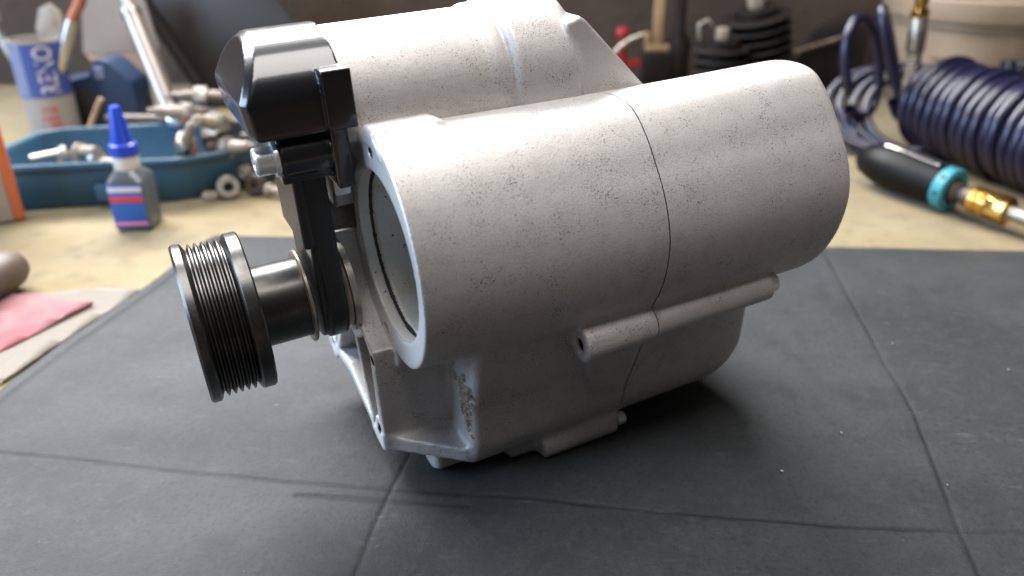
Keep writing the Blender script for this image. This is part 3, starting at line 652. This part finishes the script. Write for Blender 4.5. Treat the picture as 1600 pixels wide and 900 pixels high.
def finned(name, loc, rot, r, n, label, z0=0.03, gap=.0125):
    t = empty(name, loc, rot); tag(t, label, 'engine part')
    H_ = z0+n*gap
    link('barrel', lathe([(r*.35, -.002), (r*.62, -.002), (r*.62, H_), (r*.35, H_), (r*.35, -.002)], 40), 'darkfe', t)
    for i in range(n):
        z = z0+i*gap; link('fin', lathe([(r*.6, z), (r*.97, z), (r, z+.0012), (r*.97, z+.0026), (r*.6, z+.0026)], 40), 'darkfe', t)
    return t, H_
t, hh = finned('engine_cylinder', (.262, 1.02, 0), (0, 0, 0), .036, 5, 'dark finned engine cylinder standing behind the cylinder housing', .022)
link('stud', prism(hexpts(.009), hh, hh+.014, .001), 'beige', t); link('cable_hook', tube([(-.028, 0, hh), (-.03, 0, hh+.018), (-.02, 0, hh+.024), (-.012, 0, hh+.016)], .002, 8), 'nickel', t)
t, hh = finned('engine_cylinder', (.333, 1.06, 0.008), (R(4), R(-12), 0), .043, 6, 'tilted dark finned engine cylinder left of the coiled hose', .038)
link('stud', prism(hexpts(.011), hh, hh+.02, .001), 'beige', t); link('port_flange', bbox(-.004, .022, -.05, -.030, .008, .048, .004), mat('brown_iron', (.07, .04, .03), .6), t)
def clutter():
    t = empty('iron_bracket', (.425, 1.10, -.002), (0, 0, R(-15))); tag(t, 'dark iron bracket with a rod left of the white bucket', 'bracket')
    link('plate', prism([(-.05, 0), (.05, 0), (.05, .10), (.02, .108), (-.02, .085), (-.03, .05), (-.05, .04)], -.01, .01, .003, 'y'), 'darkfe', t)
    link('rod', tube([(-.055, -.016, .052), (.03, -.018, .085)], .0035, 10), 'rust', t)
clutter()
def bucket():
    t = empty('white_bucket', (.612, 1.085, -.002), (0, 0, R(-30))); tag(t, 'dirty white plastic bucket with a wide rim behind the coiled hose', 'bucket')
    r0, r1, h = .096, .114, .124
    link('tub', lathe([(0, 0), (r0, 0), (r1-.004, h-.02), (r1-.004, h-.013), (r1-.008, h-.013), (r0-.004, .003), (0, .003)], 72), 'bucket', t)
    link('rim', lathe([(r1-.005, h-.022), (r1-.001, h-.022), (r1, h-.021), (r1, h-.018), (r1-.002, h-.0175)], 72), 'bucket', t)
    link('mouth_band', lathe([(r1-.002, h-.0145), (r1+.003, h-.0145), (r1+.004, h-.012), (r1+.004, h+.010), (r1+.002, h+.0125), (r1-.003, h+.0125), (r1-.005, h+.009), (r1-.006, h-.012)], 72), 'bucket', t)
    def rz(z): return r0+(r1-.004-r0)*z/(h-.02)
    def pl(u, v, d): a = R(-68)+u/.11; rr = rz(v)+.0006+d; return (rr*math.cos(a), rr*math.sin(a), v)
    V = []; F = []
    for i in range(21):
        a = R(-69)+R(44)*i/20
        for z in (.056, .069): V.append(((rz(z)+.0008)*math.cos(a), (rz(z)+.0008)*math.sin(a), z))
    for i in range(20): F.append((2*i, 2*i+2, 2*i+3, 2*i+1))
    link('blue_label', pyd('blue_label', V, F), 'dk_blue', t)
    glyphs([(.003, .058, 5)], 'label_print', 'lab_white', t, lambda u, v, d: pl(u, v, d+.0006), h=.009, depth=.0003, seed=2, stroke=.0012)
    glyphs([(.018, .044, 6), (.010, .031, 9), (.02, .018, 4)], 'small_print', 'ink', t, pl, h=.008, depth=.0003, seed=6, stroke=.0012)
    glyphs([(-.085, .062, 12)], 'side_print', 'ink', t, pl, h=.004, depth=.0003, seed=8, stroke=.0008)
bucket()
def hose():
    P = []
    a0 = Vector((.452, .838, .0485)); a1 = Vector((.545, .570, .0480)); ax = (a1-a0).normalized(); u = Vector((0, 0, 1)); v = ax.cross(u).normalized()
    turns = 25; N = turns*36
    for i in range(N+1):
        t = i/N; rr = .0440+.0012*math.sin(i*.07); th = 2*math.pi*turns*t+.6; c = a0.lerp(a1, t)+u*(-.0035*math.sin(t*3.1)+.0015*math.sin(th*.23))
        P.append(c+u*rr*math.cos(th)+v*rr*math.sin(th)*1.06+ax*.0015*math.sin(th*.37))
    t = empty('coiled_air_hose', (.46, .80, 0)); tag(t, 'dark blue coiled air hose lying on the cloth behind the tool', 'hose')
    off = Vector((-.46, -.80, 0)); link('coil', tube([p+off for p in P], .0055, 12), 'hose', t)
    def loop(c, r1_, r2_, e1, e2, th0, th1, drift, name, n=60):
        c = Vector(c); e1 = Vector(e1).normalized(); e2 = Vector(e2).normalized(); d = Vector(drift)
        pts = []
        for i in range(n+1):
            s = i/n; th = R(th0+(th1-th0)*s); pts.append(c+e1*r1_*math.cos(th)+e2*r2_*math.sin(th)+d*s+off)
        return link(name, tube(pts, .0055, 12, cap=False), 'hose', t)
    for q in range(4):
        loop((.398+.009*q, .838-.004*q, .042+.002*(q % 2)), .068-.004*q, .050-.001*q, (.93, -.36, .02*q), (.16, .62-.05*q, .68), -170+25*q, 200+25*q, (.010, -.004, .0), 'loose_loop')
    loop((.362, .838, .085), .034, .050, (.8, .5, -.25), (-.15, .1, 1), -120, 215, (.006, .0, .0), 'raised_loop')
    loop((.392, .842, .092), .020, .060, (.6, .75, -.3), (-.38, .05, 1), -130, 200, (.010, .0, -.008), 'raised_loop')
hose()
def fitting():
    t = empty('hose_fitting', (.419, .835, .050)); tag(t, 'brass hose fitting with spring sleeve standing up from the coil', 'fitting')
    d = Vector((-.006, .004, .10)).normalized(); t.rotation_euler = d.to_track_quat('Z', 'Y').to_euler()
    pts = []
    for i in range(13*16+1):
        th = 2*math.pi*i/16; pts.append((.0068*math.cos(th), .0068*math.sin(th), -.004+.056*i/(13*16)))
    link('spring', tube(pts, .0014, 8), 'nickel', t); link('hose_end', lathe([(0, -.01), (.0053, -.01), (.0053, .056), (0, .056)], 20), 'hose', t)
    link('ferrule', lathe([(0, .052), (.0082, .052), (.0088, .054), (.0082, .084), (.006, .088), (0, .088)], 28), 'nickel', t)
    for k in range(4):
        a = R(90*k+30); link('slot', bbox(-.0014, .0014, .0072, .0094, .054, .073, .0004, rot=Matrix.Rotation(a, 4, 'Z')), 'hole', t)
    link('hex_nut', prism(hexpts(.0095), .086, .094, .0008), 'brass', t); link('nipple', lathe([(0, .094), (.0055, .094), (.0065, .10), (.0065, .13), (0, .13)], 24), 'brass', t)
fitting()
o = link('black_cable', tube([(.60, .93, .0), (.603, .93, .05), (.612, .935, .10), (.618, .945, .18)], .010, 12), 'gun'); tag(o, 'thick black cable hanging down at the upper right border', 'cable')
def airtool():
    p0 = Vector((.337, .735, .022)); p1 = Vector((.412, .603, .014)); d = p1-p0; L = d.length
    t = empty('air_tool', p0); t.rotation_euler = d.to_track_quat('Z', 'Y').to_euler(); tag(t, 'black air tool with teal ring and brass coupling on the yellow cloth', 'air tool')
    k = L/.152
    link('grip', lathe([(0, 0), (.009, 0), (.014, .006), (.0185, .022), (.0195, .040), (.0185, .060), (.018, .078), (.0178, .086), (0, .086)], 40), 'gun', t)
    lu = t.rotation_euler.to_matrix().transposed() @ Vector((.30, -.10, 1)); la = math.atan2(lu.y, lu.x)
    V = []; F = []
    for i in range(15):
        z = .022+i*.0042; rr = np.interp(z, [.022, .04, .06, .078], [.0195, .020, .0190, .0182])+.0016
        for j in range(9):
            a = la+R(58)*(j-4)/8; V.append((rr*math.cos(a), rr*math.sin(a), z))
    for i in range(14):
        for j in range(8): F.append((i*9+j, i*9+j+1, i*9+j+10, i*9+j+9))
    global LEV
    LEV = link('chrome_lever', pyd('chrome_lever', V, F), 'chrome', t)
    sm = LEV.modifiers.new('thick', 'SOLIDIFY'); sm.thickness = .0015
    link('teal_ring', lathe([(.012, .0885), (.0182, .0855), (.0195, .087), (.0195, .0955), (.0182, .097), (.012, .097), (.011, .093)], 40), 'teal', t)
    for q in range(8):
        link('notch', bbox(-.0016, .0016, .0186, .0199, .0895, .0935, .0004, rot=Matrix.Rotation(R(45*q), 4, 'Z')), 'hole', t)
    link('swivel', lathe([(0, .086), (.0095, .086), (.0095, .101), (.0068, .103), (.0068, .107), (.0088, .108), (.0088, .114), (.006, .115), (0, .115)], 32), 'rust', t)
    link('coupler_ring', lathe([(0, .113), (.0095, .113), (.0118, .115), (.0118, .1205), (.0105, .1215), (.0105, .1228), (.0118, .1238), (.0118, .130), (.0100, .131), (0, .131)], 40), 'brass', t)
    link('coupler_nut', prism(hexpts(.0128, .3), .131, .147, .001), 'brass', t)
    link('hose_tail', lathe([(0, .147), (.0062, .147), (.0062, .175), (0, .175)], 24), 'nickel', t)
    return t
airtool()
# chips and crumbs on the mat
spots = [(.105, .40), (.17, .33), (.235, .42), (.29, .39), (.13, .30), (.205, .29), (.26, .30), (-.18, .345), (-.20, .318), (-.13, .36), (.02, .245), (.09, .25), (.155, .245), (.31, .33), (-.12, .27), (.18, .385), (-.235, .47), (.33, .45)]
where = ['right of the supercharger', 'on the right of the mat', 'at the far right of the mat', 'at the left of the mat']
cm = {}
for i, (x, y) in enumerate(spots[:7]):
    bm = bmesh.new(); bmesh.ops.create_icosphere(bm, subdivisions=1, radius=1)
    for v in bm.verts: v.co *= .7+.6*random.random()
    me = bm_mesh(bm, 'metal_chip'); o = link('metal_chip', me, 'crumb', smooth=False); s = random.uniform(.00025, .0006)
    o.scale = (s*random.uniform(.8, 2), s, s*.6); o.rotation_euler = (0, 0, random.random()*3); o.location = (x, y, .0006)
    tag(o, 'tiny pale metal chip scattered on the dark mat', 'chip', 'chips on the mat')
